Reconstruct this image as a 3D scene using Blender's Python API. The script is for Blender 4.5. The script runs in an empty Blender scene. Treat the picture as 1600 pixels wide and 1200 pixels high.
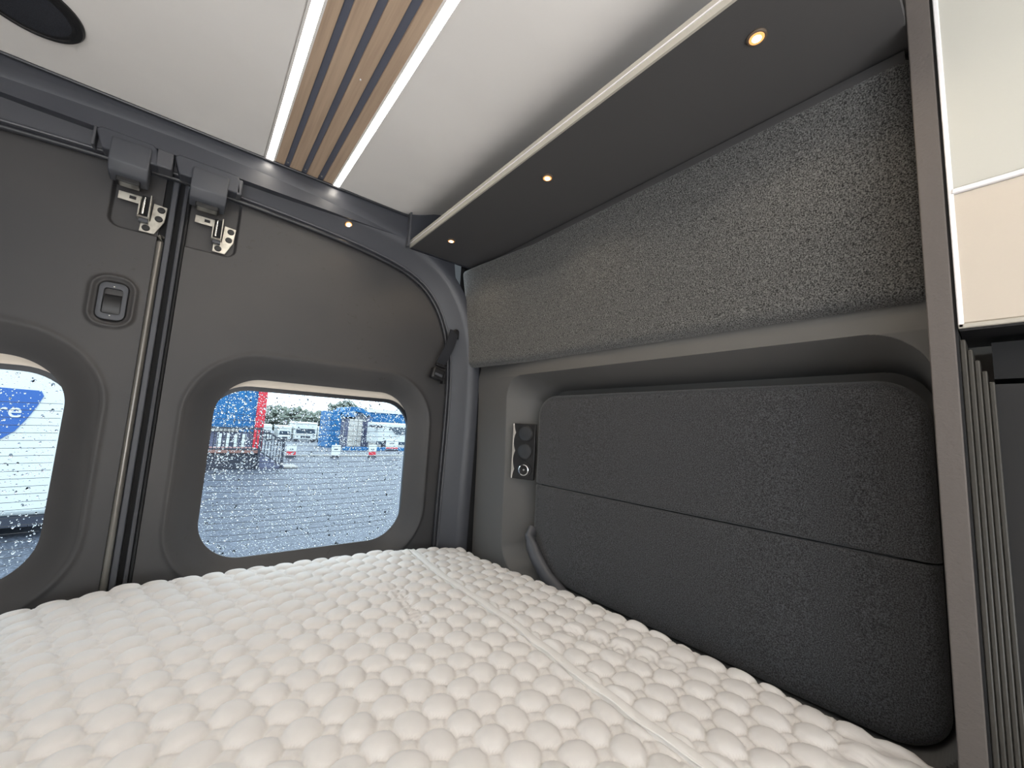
import bpy, bmesh, math, random
import numpy as np
from mathutils import Matrix, Vector
random.seed(7); rng = np.random.default_rng(7)
D = bpy.data; SC = bpy.context.scene; COL = SC.collection
PI = math.pi
LIFT = 1.25            # everything is laid out about the lens, then lifted so that the van floor is z = 0
CX = -.086             # centre line of the rear doors

# ---------------------------------------------------------------- camera
cam = D.cameras.new('camera'); camo = D.objects.new('camera', cam); COL.objects.link(camo)
cam.sensor_width = 36; cam.lens = 616/1600*36; cam.clip_start = .01; cam.clip_end = 500
Yc = np.array([-498., -45., -616.]); Yc /= np.linalg.norm(Yc)
Zc = np.array([284., 5292., -616.]); Zc -= Zc.dot(Yc)*Yc; Zc /= np.linalg.norm(Zc)
Xc = np.cross(Yc, Zc)
R3 = np.array([Xc, Yc, Zc])
M = Matrix.Identity(4)
for i in range(3):
    for j in range(3): M[i][j] = R3[i][j]
camo.matrix_world = M
SC.camera = camo
SC.view_settings.view_transform = 'Standard'; SC.view_settings.look = 'None'
SC.view_settings.gamma = 1; SC.view_settings.use_curve_mapping = False
SC.view_settings.exposure = 0.0
SC.cycles.use_denoising = True
SC.cycles.max_bounces = 10; SC.cycles.transparent_max_bounces = 24
SC.cycles.sample_clamp_indirect = 6

# ---------------------------------------------------------------- sky: bright overcast
W = D.worlds.new('sky'); SC.world = W; W.use_nodes = True
wn = W.node_tree.nodes; wl = W.node_tree.links
bg = wn['Background']
tc = wn.new('ShaderNodeTexCoord'); ns = wn.new('ShaderNodeTexNoise'); ns.inputs['Scale'].default_value = 2.2
ns.inputs['Detail'].default_value = 4
cr = wn.new('ShaderNodeValToRGB'); cr.color_ramp.elements[0].position = .3; cr.color_ramp.elements[1].position = .7
cr.color_ramp.elements[0].color = (.74, .87, .98, 1); cr.color_ramp.elements[1].color = (.84, .95, 1, 1)
wl.new(tc.outputs['Generated'], ns.inputs['Vector']); wl.new(ns.outputs['Fac'], cr.inputs['Fac'])
wl.new(cr.outputs['Color'], bg.inputs['Color']); bg.inputs['Strength'].default_value = 3.6

def area(name, loc, rot, sx, sy, power, col, portal=False, spread=PI):
    l = D.lights.new(name, 'AREA'); l.shape = 'RECTANGLE'; l.size = sx; l.size_y = sy; l.energy = power; l.color = col; l.spread = spread
    o = D.objects.new(name, l); COL.objects.link(o); o.location = loc; o.rotation_euler = rot
    if portal: l.cycles.is_portal = True
    return o
area('rear_window_portal', (.295, 1.30, -.13), (-PI/2, 0, 0), .52, .46, 1, (1, 1, 1), True)
area('rear_window_portal', (-.467, 1.30, -.13), (-PI/2, 0, 0), .52, .46, 1, (1, 1, 1), True)
# added fill lamps, unseen, at the cab end and beside the sliding door
area('cab_fill', (-.09, -3.3, .05), (PI/2+.45, 0, 0), 1.5, .75, 14, (.90, .95, 1), False, 2.4)
# unseen area lamp behind the bed, added to brighten the ceiling
area('ceiling_fill', (-.25, -1.25, -.40), (PI-.62, 0, 0), 1.0, .7, 17, (1, .97, .94), False, 2.3)
area('sliding_door_fill', (-.93, -1.30, -.30), (0, -PI/2-1.15, .10), 1.1, 1.3, 12, (.92, .96, 1), False, 2.1)  # unseen fill by the door opening, aimed up to lift the ceiling

# ---------------------------------------------------------------- helpers
def srgb(r, g, b):
    f = lambda c: (c/255/12.92) if c/255 <= .04045 else ((c/255+.055)/1.055)**2.4
    return (f(r), f(g), f(b), 1)
MATS = {}
def mat(name, c, rough=.6, metal=0., noise=None, bump=None, spec=.5, emit=None, sheen=0, coord='Object'):
    """noise = (scale, colour2, low, high[, detail]); bump = (scale, strength, distance)"""
    if name in MATS: return MATS[name]
    m = D.materials.new(name); m.use_nodes = True; nt = m.node_tree; N = nt.nodes; L = nt.links
    p = N['Principled BSDF']; p.inputs['Base Color'].default_value = c; p.inputs['Roughness'].default_value = rough
    p.inputs['Metallic'].default_value = metal; p.inputs['Specular IOR Level'].default_value = spec
    if sheen: p.inputs['Sheen Weight'].default_value = sheen
    t = N.new('ShaderNodeTexCoord')
    if noise:
        n = N.new('ShaderNodeTexNoise'); n.inputs['Scale'].default_value = noise[0]
        n.inputs['Detail'].default_value = noise[4] if len(noise) > 4 else 3
        L.new(t.outputs[coord], n.inputs['Vector'])
        r = N.new('ShaderNodeValToRGB'); r.color_ramp.elements[0].position = noise[2]; r.color_ramp.elements[1].position = noise[3]
        r.color_ramp.elements[0].color = c; r.color_ramp.elements[1].color = noise[1]
        L.new(n.outputs['Fac'], r.inputs['Fac']); L.new(r.outputs['Color'], p.inputs['Base Color'])
    if bump:
        n = N.new('ShaderNodeTexNoise'); n.inputs['Scale'].default_value = bump[0]; n.inputs['Detail'].default_value = 2
        L.new(t.outputs[coord], n.inputs['Vector'])
        b = N.new('ShaderNodeBump'); b.inputs['Strength'].default_value = bump[1]; b.inputs['Distance'].default_value = bump[2]
        L.new(n.outputs['Fac'], b.inputs['Height']); L.new(b.outputs['Normal'], p.inputs['Normal'])
    if emit:
        p.inputs['Emission Color'].default_value = emit[0]; p.inputs['Emission Strength'].default_value = emit[1]
    MATS[name] = m; return m

m_trim = mat('door_trim', srgb(70, 68, 68), .55, noise=(2.2, srgb(58, 58, 60), .35, .65), bump=(900, .12, .001))
def add_specks(m, scale, lo, hi, dark):
    nt = m.node_tree; N = nt.nodes; L = nt.links; p = N['Principled BSDF']
    src = p.inputs['Base Color'].links[0].from_socket
    t = N.new('ShaderNodeTexCoord')
    a = N.new('ShaderNodeTexNoise'); a.inputs['Scale'].default_value = scale; a.inputs['Detail'].default_value = 4
    b = N.new('ShaderNodeTexNoise'); b.inputs['Scale'].default_value = 3.5
    L.new(t.outputs['Object'], a.inputs['Vector']); L.new(t.outputs['Object'], b.inputs['Vector'])
    r = N.new('ShaderNodeMapRange'); r.inputs[1].default_value = lo; r.inputs[2].default_value = hi; L.new(a.outputs['Fac'], r.inputs[0])
    r2 = N.new('ShaderNodeMapRange'); r2.inputs[1].default_value = .48; r2.inputs[2].default_value = .62; L.new(b.outputs['Fac'], r2.inputs[0])
    mu = N.new('ShaderNodeMath'); mu.operation = 'MULTIPLY'; L.new(r.outputs[0], mu.inputs[0]); L.new(r2.outputs[0], mu.inputs[1])
    mx = N.new('ShaderNodeMixRGB'); mx.inputs['Color2'].default_value = dark
    L.new(mu.outputs[0], mx.inputs['Fac']); L.new(src, mx.inputs['Color1']); L.new(mx.outputs[0], p.inputs['Base Color'])
add_specks(m_trim, 85, .62, .72, srgb(58, 56, 54))
m_frame = mat('frame_trim', srgb(78, 79, 84), .42, bump=(900, .1, .001))
m_side = mat('side_trim', srgb(92, 91, 90), .6, bump=(700, .1, .001))
m_header = mat('header_trim', srgb(66, 68, 75), .42, bump=(900, .1, .001))
m_cover = mat('cover_plastic', srgb(72, 74, 80), .5)
m_black = mat('black_plastic', srgb(26, 26, 28), .4)
m_void = mat('dark_gap', srgb(14, 15, 18), .7)
m_rubber = mat('rubber_seal', srgb(44, 45, 50), .35)
m_rail = mat('seam_rail', srgb(120, 117, 112), .28, metal=.6)
m_paint = mat('door_paint', srgb(225, 214, 200), .4)
m_chrome = mat('chrome', srgb(235, 235, 235), .12, metal=1)
m_zinc = mat('zinc_steel', srgb(205, 202, 192), .32, metal=.75, noise=(60, srgb(170, 165, 155), .4, .7))
m_felt = mat('upper_felt', srgb(18, 18, 19), .95, noise=(520, srgb(122, 122, 121), .36, .70, 3), bump=(700, .45, .003), sheen=.25)
m_felt2 = mat('lower_felt', srgb(24, 25, 27), .95, noise=(600, srgb(84, 85, 89), .36, .70, 3), bump=(750, .4, .003), sheen=.2)
m_shelf = mat('shelf_board', srgb(74, 73, 74), .55, bump=(500, .08, .001))
m_band = mat('edge_band', srgb(178, 173, 163), .5)
m_ceil = mat('ceiling_panel', srgb(236, 233, 230), .75, noise=(5, srgb(232, 229, 226), .4, .6), bump=(900, .05, .001))
m_wood = mat('wood_slat', srgb(196, 172, 148), .55, noise=(9, srgb(176, 152, 130), .35, .7, 6))
m_wood.node_tree.nodes['Noise Texture'].inputs['Scale'].default_value = 40
_n = m_wood.node_tree; _mp = _n.nodes.new('ShaderNodeMapping'); _mp.inputs['Scale'].default_value = (3, .12, 3)
_n.links.new(_n.nodes['Texture Coordinate'].outputs['Object'], _mp.inputs[0]); _n.links.new(_mp.outputs[0], _n.nodes['Noise Texture'].inputs['Vector'])
m_slat = mat('grey_slat', srgb(92, 96, 110), .6)
m_led = mat('led_diffuser', (1, 1, 1, 1), .5, emit=((1, .92, .80, 1), 21))
m_puck = mat('puck_lens', (1, 1, 1, 1), .5, emit=((1, .80, .52, 1), 30))
m_puck2 = mat('puck_glow', srgb(200, 150, 100), .4, emit=((1, .42, .12, 1), 1.1))  # amber emission stands in for the glow around the lens
m_col = mat('pillar_cover', srgb(90, 84, 81), .7, bump=(260, .35, .002))
m_cab1 = mat('cabinet_panel', srgb(190, 189, 181), .55, bump=(500, .1, .001))
m_cab2 = mat('cabinet_door', srgb(194, 184, 171), .55, bump=(500, .1, .001))
m_edge = mat('white_edging', srgb(238, 236, 238), .4)
m_rib = mat('ribbed_plastic', srgb(54, 52, 48), .4)
m_belt = mat('belt_webbing', srgb(34, 36, 42), .7, bump=(1200, .4, .001))
m_mat = mat('mattress_fabric', srgb(224, 221, 219), .85, bump=(1500, .15, .0008), sheen=.2)
m_tape = mat('mattress_tape', srgb(240, 238, 236), .6, bump=(1200, .2, .0008))
m_floor = mat('vinyl_floor', srgb(120, 110, 100), .5, noise=(6, srgb(100, 92, 84), .4, .6))
m_inner = mat('cabin_lining', srgb(190, 186, 180), .7)
m_bumper = mat('black_rubber', srgb(20, 20, 22), .6)

class MB:
    def __init__(s): s.v = []; s.f = []
    def add(s, vs, fs):
        o = len(s.v); s.v += [tuple(v) for v in vs]; s.f += [tuple(i+o for i in f) for f in fs]; return s
    def box(s, x0, x1, y0, y1, z0, z1):
        return s.add([(x0,y0,z0),(x1,y0,z0),(x1,y1,z0),(x0,y1,z0),(x0,y0,z1),(x1,y0,z1),(x1,y1,z1),(x0,y1,z1)],
                     [(0,3,2,1),(4,5,6,7),(0,1,5,4),(1,2,6,5),(2,3,7,6),(3,0,4,7)])
    def grid(s, P, closeu=False, closev=False):
        """P[i][j] of points"""
        n = len(P); m = len(P[0]); vs = [p for r in P for p in r]; fs = []
        for i in range(n if closeu else n-1):
            for j in range(m if closev else m-1):
                a = i*m+j; b = i*m+(j+1) % m; c = ((i+1) % n)*m+(j+1) % m; d = ((i+1) % n)*m+j
                fs.append((a, b, c, d))
        return s.add(vs, fs)
    def tube(s, pts, r, n=10, up=(0, 0, 1), ry=None, cap=True):
        pts = [Vector(p) for p in pts]; rings = []
        for i, p in enumerate(pts):
            t = (pts[min(i+1, len(pts)-1)]-pts[max(i-1, 0)]).normalized()
            u = Vector(up); 
            if abs(t.dot(u)) > .95: u = Vector((0, 1, 0))
            a = t.cross(u).normalized(); b = a.cross(t).normalized()
            rings.append([tuple(p+a*math.cos(2*PI*k/n)*r+b*math.sin(2*PI*k/n)*(ry or r)) for k in range(n)])
        o = len(s.v); s.grid(rings, closev=True)
        if cap:
            s.f.append(tuple(o+k for k in range(n))[::-1]); s.f.append(tuple(o+(len(pts)-1)*n+k for k in range(n)))
        return s
    def lathe(s, prof, c, axis='z', n=32, sx=1, sy=1):
        """prof: (radius, height) along axis"""
        rings = []
        for r, h in prof:
            ring = []
            for k in range(n):
                a = 2*PI*k/n; u = r*math.cos(a)*sx; v = r*math.sin(a)*sy
                ring.append({'z': (c[0]+u, c[1]+v, c[2]+h), 'y': (c[0]+u, c[1]+h, c[2]+v), 'x': (c[0]+h, c[1]+u, c[2]+v)}[axis])
            rings.append(ring)
        o = len(s.v); s.grid(rings, closev=True)
        s.f.append(tuple(o+k for k in range(n))); s.f.append(tuple(o+(len(prof)-1)*n+k for k in range(n))[::-1])
        return s
    def prism(s, poly, axis, a, b):
        """poly 2-D extruded along axis from a to b"""
        n = len(poly)
        def P(p, h): return {'x': (h, p[0], p[1]), 'y': (p[0], h, p[1]), 'z': (p[0], p[1], h)}[axis]
        return s.add([P(p, a) for p in poly]+[P(p, b) for p in poly],
                     [tuple(range(n))[::-1], tuple(range(n, 2*n))]+[(i, (i+1) % n, n+(i+1) % n, n+i) for i in range(n)])
    def xf(s, mtx):
        s.v = [tuple(mtx @ Vector(v)) for v in s.v]; return s
    def build(s, name, m, parent=None, smooth=False, bevel=0, seg=2, angle=35, fix=True):
        me = D.meshes.new(name); me.from_pydata(s.v, [], s.f)
        if fix or bevel:
            bm = bmesh.new(); bm.from_mesh(me)
            if fix: bmesh.ops.recalc_face_normals(bm, faces=bm.faces)
            bm.to_mesh(me); bm.free()
        o = D.objects.new(name, me); COL.objects.link(o)
        if isinstance(m, (list, tuple)):
            for q in m: me.materials.append(q)
        else: me.materials.append(m)
        if bevel:
            b = o.modifiers.new('bevel', 'BEVEL'); b.width = bevel; b.segments = seg; b.limit_method = 'ANGLE'; b.angle_limit = math.radians(angle)
            smooth = True
        if smooth:
            me.polygons.foreach_set('use_smooth', [True]*len(me.polygons))
            me.set_sharp_from_angle(angle=math.radians(40)) if hasattr(me, 'set_sharp_from_angle') else None
        if parent:
            o.parent = parent
            o.matrix_parent_inverse = Matrix.Translation(parent.location).inverted() if parent.type == 'EMPTY' else Matrix.Identity(4)
        return o
def tag(o, label=None, cat=None, group=None, kind=None):
    if label: o['label'] = label
    if cat: o['category'] = cat
    if group: o['group'] = group
    if kind: o['kind'] = kind
    return o
def empty(name, loc, label, cat, group=None):
    o = D.objects.new(name, None); COL.objects.link(o); o.location = loc; o.empty_display_size = .05
    return tag(o, label, cat, group)
def structure(o): o['kind'] = 'structure'; return o

def rr(cx, cz, hx, hz, r, n=12):
    """rounded rectangle loop, 4n points, ccw from the right side"""
    out = []
    for q, (sx, sz) in enumerate([(1, 1), (-1, 1), (-1, -1), (1, -1)]):
        for k in range(n):
            a = PI/2*(q+k/(n-1)); out.append((cx+sx*(hx-r)+r*math.cos(a), cz+sz*(hz-r)+r*math.sin(a)))
    return out
def resample(loop, n):
    P = np.array(loop+[loop[0]]); d = np.r_[0, np.cumsum(np.hypot(*np.diff(P, axis=0).T))]; t = np.linspace(0, d[-1], n, endpoint=False)
    return list(zip(np.interp(t, d, P[:, 0]).tolist(), np.interp(t, d, P[:, 1]).tolist()))
def sdrr(x, z, cx, cz, hx, hz, r):
    qx = np.abs(x-cx)-hx+r; qz = np.abs(z-cz)-hz+r
    return np.hypot(np.maximum(qx, 0), np.maximum(qz, 0))+np.minimum(np.maximum(qx, qz), 0)-r
def sm(e0, e1, x):
    t = np.clip((x-e0)/(e1-e0), 0, 1); return t*t*(3-2*t)
def lin(e0, e1, x, k=.12):
    """linear ramp with small rounded ends"""
    t = np.clip((x-e0)/(e1-e0), 0, 1); return t*(1-k)+k*t*t*(3-2*t)

# ================================================================ SETTING
# ceiling
cl = MB(); cl.box(-.98, .0655, -3.4, 1.1375, .65, .67)
structure(cl.build('ceiling', m_ceil, bevel=.002))
cp = MB()
pts = [(.2505, .65), (.34, .65), (.38, .65), (.41, .6505), (.43, .652), (.45, .655), (.47, .6595), (.49, .666), (.51, .674), (.54, .688), (.58, .70), (.72, .705)]
cp.grid([[(x, y, z) for (x, z) in pts] for y in (-3.4, 1.1375)]); cp.grid([[(x, y, z+.02) for (x, z) in pts] for y in (-3.4, 1.1375)])
c2 = structure(cp.build('ceiling_panel', m_ceil, smooth=True))
c2.name = 'ceiling_curve'
# wood and grey slat inlay with the two LED strips
inlay = empty('ceiling_slat_inlay', (.158, .0, .65), 'strip of light wood and blue-grey slats running down the middle of the ceiling', 'ceiling panel')
MB().box(.064, .252, -3.4, 1.1375, .664, .672).build('backing', m_void, inlay)
for a, b in ((.0858, .110), (.1225, .150), (.163, .190), (.204, .2305)):
    MB().box(a, b, -3.4, 1.1375, .650, .663).build('wood_slat', m_wood, inlay, bevel=.0008)
for a, b in ((.1102, .1223), (.1502, .1628), (.1902, .2038)):
    MB().box(a, b, -3.4, 1.1375, .6535, .663).build('grey_slat', m_slat, inlay)
    MB().lathe([(.0018, 0), (.0018, .003)], ((a+b)/2, 1.118, .651), n=10).build('screw', m_zinc, inlay)
MB().lathe([(.0016, 0), (.0016, .003)], (.176, .735, .6485), n=10).build('screw', m_edge, inlay)
for nm, a, b, lab in (('led_strip', .0705, .0852, 'glowing warm-white ceiling light strip left of the wood slats'),
                      ('led_strip', .2310, .2455, 'glowing warm-white ceiling light strip right of the wood slats')):
    t = empty(nm, ((a+b)/2, 0, .652), lab, 'light', None)
    MB().box(a, b, -3.4, 1.1365, .649, .6525).build('diffuser', m_led, t)
    MB().box(a-.0045, a-.0002, -3.4, 1.1375, .6488, .656).build('side_channel', m_ceil, t)
    MB().box(b+.0002, b+.0045, -3.4, 1.1375, .6488, .656).build('side_channel', m_ceil, t)

# floor and lining (behind and below the view)
structure(MB().box(-1.0, .9, -3.4, 1.2, -1.29, -1.25).build('floor', m_floor))
structure(MB().box(-1.0, .9, -3.45, -3.4, -1.25, .7).build('wall_front', m_inner))
wl_ = MB(); wl_.box(-1.02, -.97, -.6, 1.2, -1.25, .7); wl_.box(-1.02, -.97, -3.4, -2.1, -1.25, .7); wl_.box(-1.02, -.97, -2.1, -.6, .45, .7)
structure(wl_.build('wall_left', m_inner))
structure(MB().box(.90, .94, -3.4, 1.2, -1.25, .735).build('wall_outer_right', m_inner)).name = 'trim_7'

# ---- right wall: a moulded trim panel with a large rounded recess
ZB = np.array([-1.25, -.45, -.1, .10, .165, .205, .3, .55, .68]); XB = np.array([.79, .775, .770, .763, .757, .765, .757, .722, .70])
def wallx(y, z):
    x = np.interp(z, ZB, XB)
    return x-.02*sm(.85, 1.15, y)*sm(.2, .4, z)
def recess(y, z):
    d = sdrr(y, z, .516, -.1225, .464, .2895, .075)          # outer edge of the recess
    d2 = sdrr(y, z, .474, -.137, .414, .263, .062)        # floor of the recess
    w = np.clip(-d/np.maximum(-d+np.maximum(d2, 0), 1e-5), 0, 1)
    return w
ny, nz = 300, 230
ys = np.r_[np.linspace(.03, .20, 170)[:-1], np.linspace(.20, .86, 150)[:-1], np.linspace(.86, 1.137, 150)]
zs = np.r_[np.linspace(-.62, .08, 170)[:-1], np.linspace(.08, .22, 120)[:-1], np.linspace(.22, .64, 50)]
Yg, Zg = np.meshgrid(ys, zs, indexing='ij')
Xg = wallx(Yg, Zg); w = recess(Yg, Zg)
Xg = Xg*(1-w)+(.872+0*Xg)*w
wm = MB(); wm.grid(np.stack([Xg, Yg, Zg], -1).tolist())
wr = structure(wm.build('wall_right', m_side, smooth=True, fix=False))
structure(MB().box(.775, .80, -3.4, .03, -1.25, .62).build('wall_right_front', m_inner)).name = 'trim_6'
structure(MB().box(.79, .81, .0, 1.137, -1.25, -.60).build('wall_right_lower', m_inner)).name = 'trim_8'
# rounded lip at the recess's rear lower corner
lp = [(.805, .872, -.285), (.788, .868, -.300), (.786, .858, -.322), (.786, .834, -.350), (.787, .789, -.388), (.789, .74, -.412), (.79, .66, -.44)]
structure(MB().tube(lp, .015, 14, ry=.020).build('trim_5', m_frame, smooth=True))

# ---- frame round the rear doors (header, pillars) lofted along the opening
AP = [(.659, -.95), (.660, -.41), (.664, -.16), (.668, -.03), (.669, .10), (.667, .19), (.661, .25), (.648, .31), (.627, .365), (.598, .415),
      (.56, .455), (.502, .488), (.42, .508), (.305, .524), (.18, .535), (.039, .543), (CX, .546)]
def spline(P, n):
    P = np.array(P); d = np.r_[0, np.cumsum(np.hypot(*np.diff(P, axis=0).T))]; t = np.linspace(0, d[-1], n)
    xs = np.interp(t, d, P[:, 0]); zs_ = np.interp(t, d, P[:, 1])
    for _ in range(6):
        xs[1:-1] = (xs[:-2]+2*xs[1:-1]+xs[2:])/4; zs_[1:-1] = (zs_[:-2]+2*zs_[1:-1]+zs_[2:])/4
    return np.stack([xs, zs_], 1)
H = spline(AP, 90)
mir = np.stack([2*CX-H[::-1, 0], H[::-1, 1]], 1)
PATH = np.concatenate([H, mir[1:]])
T = np.gradient(PATH, axis=0); T /= np.linalg.norm(T, axis=1)[:, None]
NRM = np.stack([T[:, 1], -T[:, 0]], 1)      # outward
def aper(d): return PATH+NRM*d
def header_profile():
    prof = [(-.004, 1.203), (.006, 1.188), (.014, 1.184), (.044, 1.154), (.050, 1.149), (.056, 1.143), (.086, 1.134), (.092, 1.1365)]
    rows = []
    for d, y in prof:
        q = aper(d); rows.append([(float(x), y, float(min(z, .652))) for x, z in q])
    q = aper(.092)
    rows.append([(float(x if z < .45 else x), 1.138, float(z if z < .45 or abs(x-CX) > .70 else .652)) for x, z in q])
    return rows
hb = MB(); hb.grid(header_profile())
structure(hb.build('trim_1', m_header, smooth=True))
structure(MB().box(-.97, .78, 1.139, 1.16, .575, .73).build('wall_back', m_header))
structure(MB().box(.674, .95, 1.166, 1.25, .36, .73).build('trim_10', m_void))
structure(MB().box(-1.0, -.846, 1.166, 1.25, .36, .73).build('trim_11', m_void))
structure(MB().box(-1.05, .97, -3.45, 1.25, .735, .76).build('roof', m_inner)).name = 'trim_12'
structure(MB().box(.745, .95, 1.142, 1.25, -1.25, .70).build('trim_2', m_void))
structure(MB().box(-1.0, -.92, 1.142, 1.25, -1.25, .70).build('trim_3', m_void))
# thin lip against the ceiling
structure(MB().tube([(-.95, 1.134, .6475), (.455, 1.134, .6475)], .0035, 8).build('trim_4', m_rubber, smooth=True))
# weatherstrip
q = aper(-.004); sp = [(float(x), 1.186, float(z)) for x, z in q]
seal = MB().tube(sp, .0062, 10, up=(0, 1, 0)).build('door_weatherstrip', m_rubber, smooth=True)
q2 = aper(.0085); s2 = MB().tube([(float(x), 1.186, float(z)) for x, z in q2], .0035, 8, up=(0, 1, 0)).build('inner_bead', m_frame, seal, smooth=True)
tag(seal, 'dark rubber seal running around the rear door opening', 'seal')

# ---------------------------------------------------------------- rear doors
TY = 1.197
WCX, WCZ, WHX, WHZ, WR = .381, -.130, .256, .226, .098     # window centre as distance from CX
def door_shape(u, z, side):
    """y of the inner trim; u = distance from centre line"""
    y = np.full_like(u, TY)
    d = sdrr(u, z, WCX, WCZ, WHX, WHZ, WR)
    y = TY+.032*(1-lin(0, .056, d, .5))
    y -= .003*np.exp(-((d-.062)/.006)**2)
    # pocket for the latch plate
    p = sdrr(u, z, .058, .50, .050, .102, .022) if side < 0 else sdrr(u, z, .063, .50, .060, .108, .022)
    y += .013*(1-sm(-.004, .001, p))
    # raised edge along the split
    if side < 0:  # dished surround of the release handle
        e = sdrr(u, z, .078, .230, .022, .042, .016)
        y += -.006*np.exp(-((e-.012)/.005)**2)+.008*(1-sm(-.002, .004, e))
    # gentle crown
    y -= .010*sm(.15, .55, z)*0
    # soft step near the outer edge
    return y
def top_at(x): return float(np.interp(x, H[::-1, 0], H[::-1, 1]))
def door(side, number):
    s = side
    d = D.objects.new('door_%d' % number, None); COL.objects.link(d); d.location = (CX+s*.37, 1.2, -1.2); structure(d)
    # outer polygon of the panel in (u, z)
    poly = [(.026, -.95)] + [(x-CX, z) for x, z in H[0:] if x-CX > .03] + [(.026, .546)]
    poly = [(u-.001, z) for u, z in poly]
    loop = resample(rr(WCX, WCZ, WHX, WHZ, WR, 24), 640)
    fine = resample(rr(WCX, WCZ, WHX, WHZ, WR, 24), 9000)
    an = [math.degrees(math.atan2(z-WCZ, u-WCX)) for u, z in fine]
    keep = [f for f, a in zip(fine, an) if 106 < a < 138][::3]
    loop = [f for f in loop if not 105.7 < math.degrees(math.atan2(f[1]-WCZ, f[0]-WCX)) < 138.3]+keep
    loop.sort(key=lambda f: math.atan2(f[1]-WCZ, f[0]-WCX))
    P = np.array(poly); Q = np.roll(P, -1, axis=0)
    outer = []
    for (u, z) in loop:
        dx, dz = u-WCX, z-WCZ; best = None
        e = Q-P; den = dx*e[:, 1]-dz*e[:, 0]
        with np.errstate(divide='ignore', invalid='ignore'):
            t = ((P[:, 0]-WCX)*e[:, 1]-(P[:, 1]-WCZ)*e[:, 0])/den; k = ((P[:, 0]-WCX)*dz-(P[:, 1]-WCZ)*dx)/den
        ok = (t > 0) & (k >= -1e-6) & (k <= 1+1e-6) & (np.abs(den) > 1e-12)
        tt = t[ok].min(); outer.append((WCX+dx*tt, WCZ+dz*tt))
    L0 = np.array(loop); L1 = np.array(outer); rings = []
    rings.append([(CX+s*u, 1.233, z) for u, z in L0])
    ts = np.r_[np.linspace(0, .30, 26)[:-1], np.linspace(.30, 1, 190)]
    for t in ts:
        U = L0[:, 0]*(1-t)+L1[:, 0]*t; Z = L0[:, 1]*(1-t)+L1[:, 1]*t
        Yv = door_shape(U, Z, s)
        rings.append([(CX+s*float(a), float(b), float(c)) for a, b, c in zip(U, Yv, Z)])
    rings.append([(CX+s*float(a), 1.24, float(c)) for a, c in L1])
    MB().grid(rings, closev=True).build('trim_panel', m_trim, d, smooth=True)
    # painted metal of the window opening, seen above the glass
    mb = MB(); ZT = WCZ+WHZ
    def ring(top_, bot, side_, r): return rr(WCX, (ZT-top_+WCZ-WHZ-bot)/2, WHX+side_, (ZT-top_-(WCZ-WHZ-bot))/2, r)
    A = ring(-.03, .03, .03, .10); B = ring(.004, .018, .018, .10); B2 = ring(.010, .018, .018, .095); C = ring(.0185, .016, .017, .09)
    mb.grid([[(CX+s*u, 1.2395, z) for u, z in A], [(CX+s*u, 1.2400, z) for u, z in B], [(CX+s*u, 1.2435, z) for u, z in B2], [(CX+s*u, 1.2440, z) for u, z in C],
             [(CX+s*u, 1.262, z) for u, z in C]], closev=True)
    mb.build('window_opening_frame', m_paint, d, smooth=True)
    g = MB(); A = ring(.012, .022, .018, .09); B = ring(.0295, .010, .0105, .085)
    g.grid([[(CX+s*u, 1.2500, z) for u, z in A], [(CX+s*u, 1.2500, z) for u, z in B], [(CX+s*u, 1.264, z) for u, z in B]], closev=True)
    g.build('window_gasket', m_rubber, d, smooth=True)
    return d
doorR = door(1, 1); doorL = door(-1, 2)
doorR['label'] = 'right rear van door with grey inner trim'; doorL['label'] = 'left rear van door with grey inner trim'

# glass
gm = D.materials.new('window_glass'); gm.use_nodes = True; N = gm.node_tree.nodes; L = gm.node_tree.links
N.remove(N['Principled BSDF']); tr = N.new('ShaderNodeBsdfTransparent'); tr.inputs['Color'].default_value = (.90, .97, 1, 1)
gl = N.new('ShaderNodeBsdfGlossy'); gl.inputs['Roughness'].default_value = .02
fr = N.new('ShaderNodeFresnel'); fr.inputs['IOR'].default_value = 1.12
mx = N.new('ShaderNodeMixShader'); L.new(fr.outputs[0], mx.inputs[0]); L.new(tr.outputs[0], mx.inputs[1]); L.new(gl.outputs[0], mx.inputs[2])
L.new(mx.outputs[0], N['Material Output'].inputs['Surface'])
dm = D.materials.new('rain_drop'); dm.use_nodes = True; p = dm.node_tree.nodes['Principled BSDF']
p.inputs['Base Color'].default_value = (1, 1, 1, 1); p.inputs['Transmission Weight'].default_value = 1; p.inputs['IOR'].default_value = 1.33; p.inputs['Roughness'].default_value = 0.0

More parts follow.
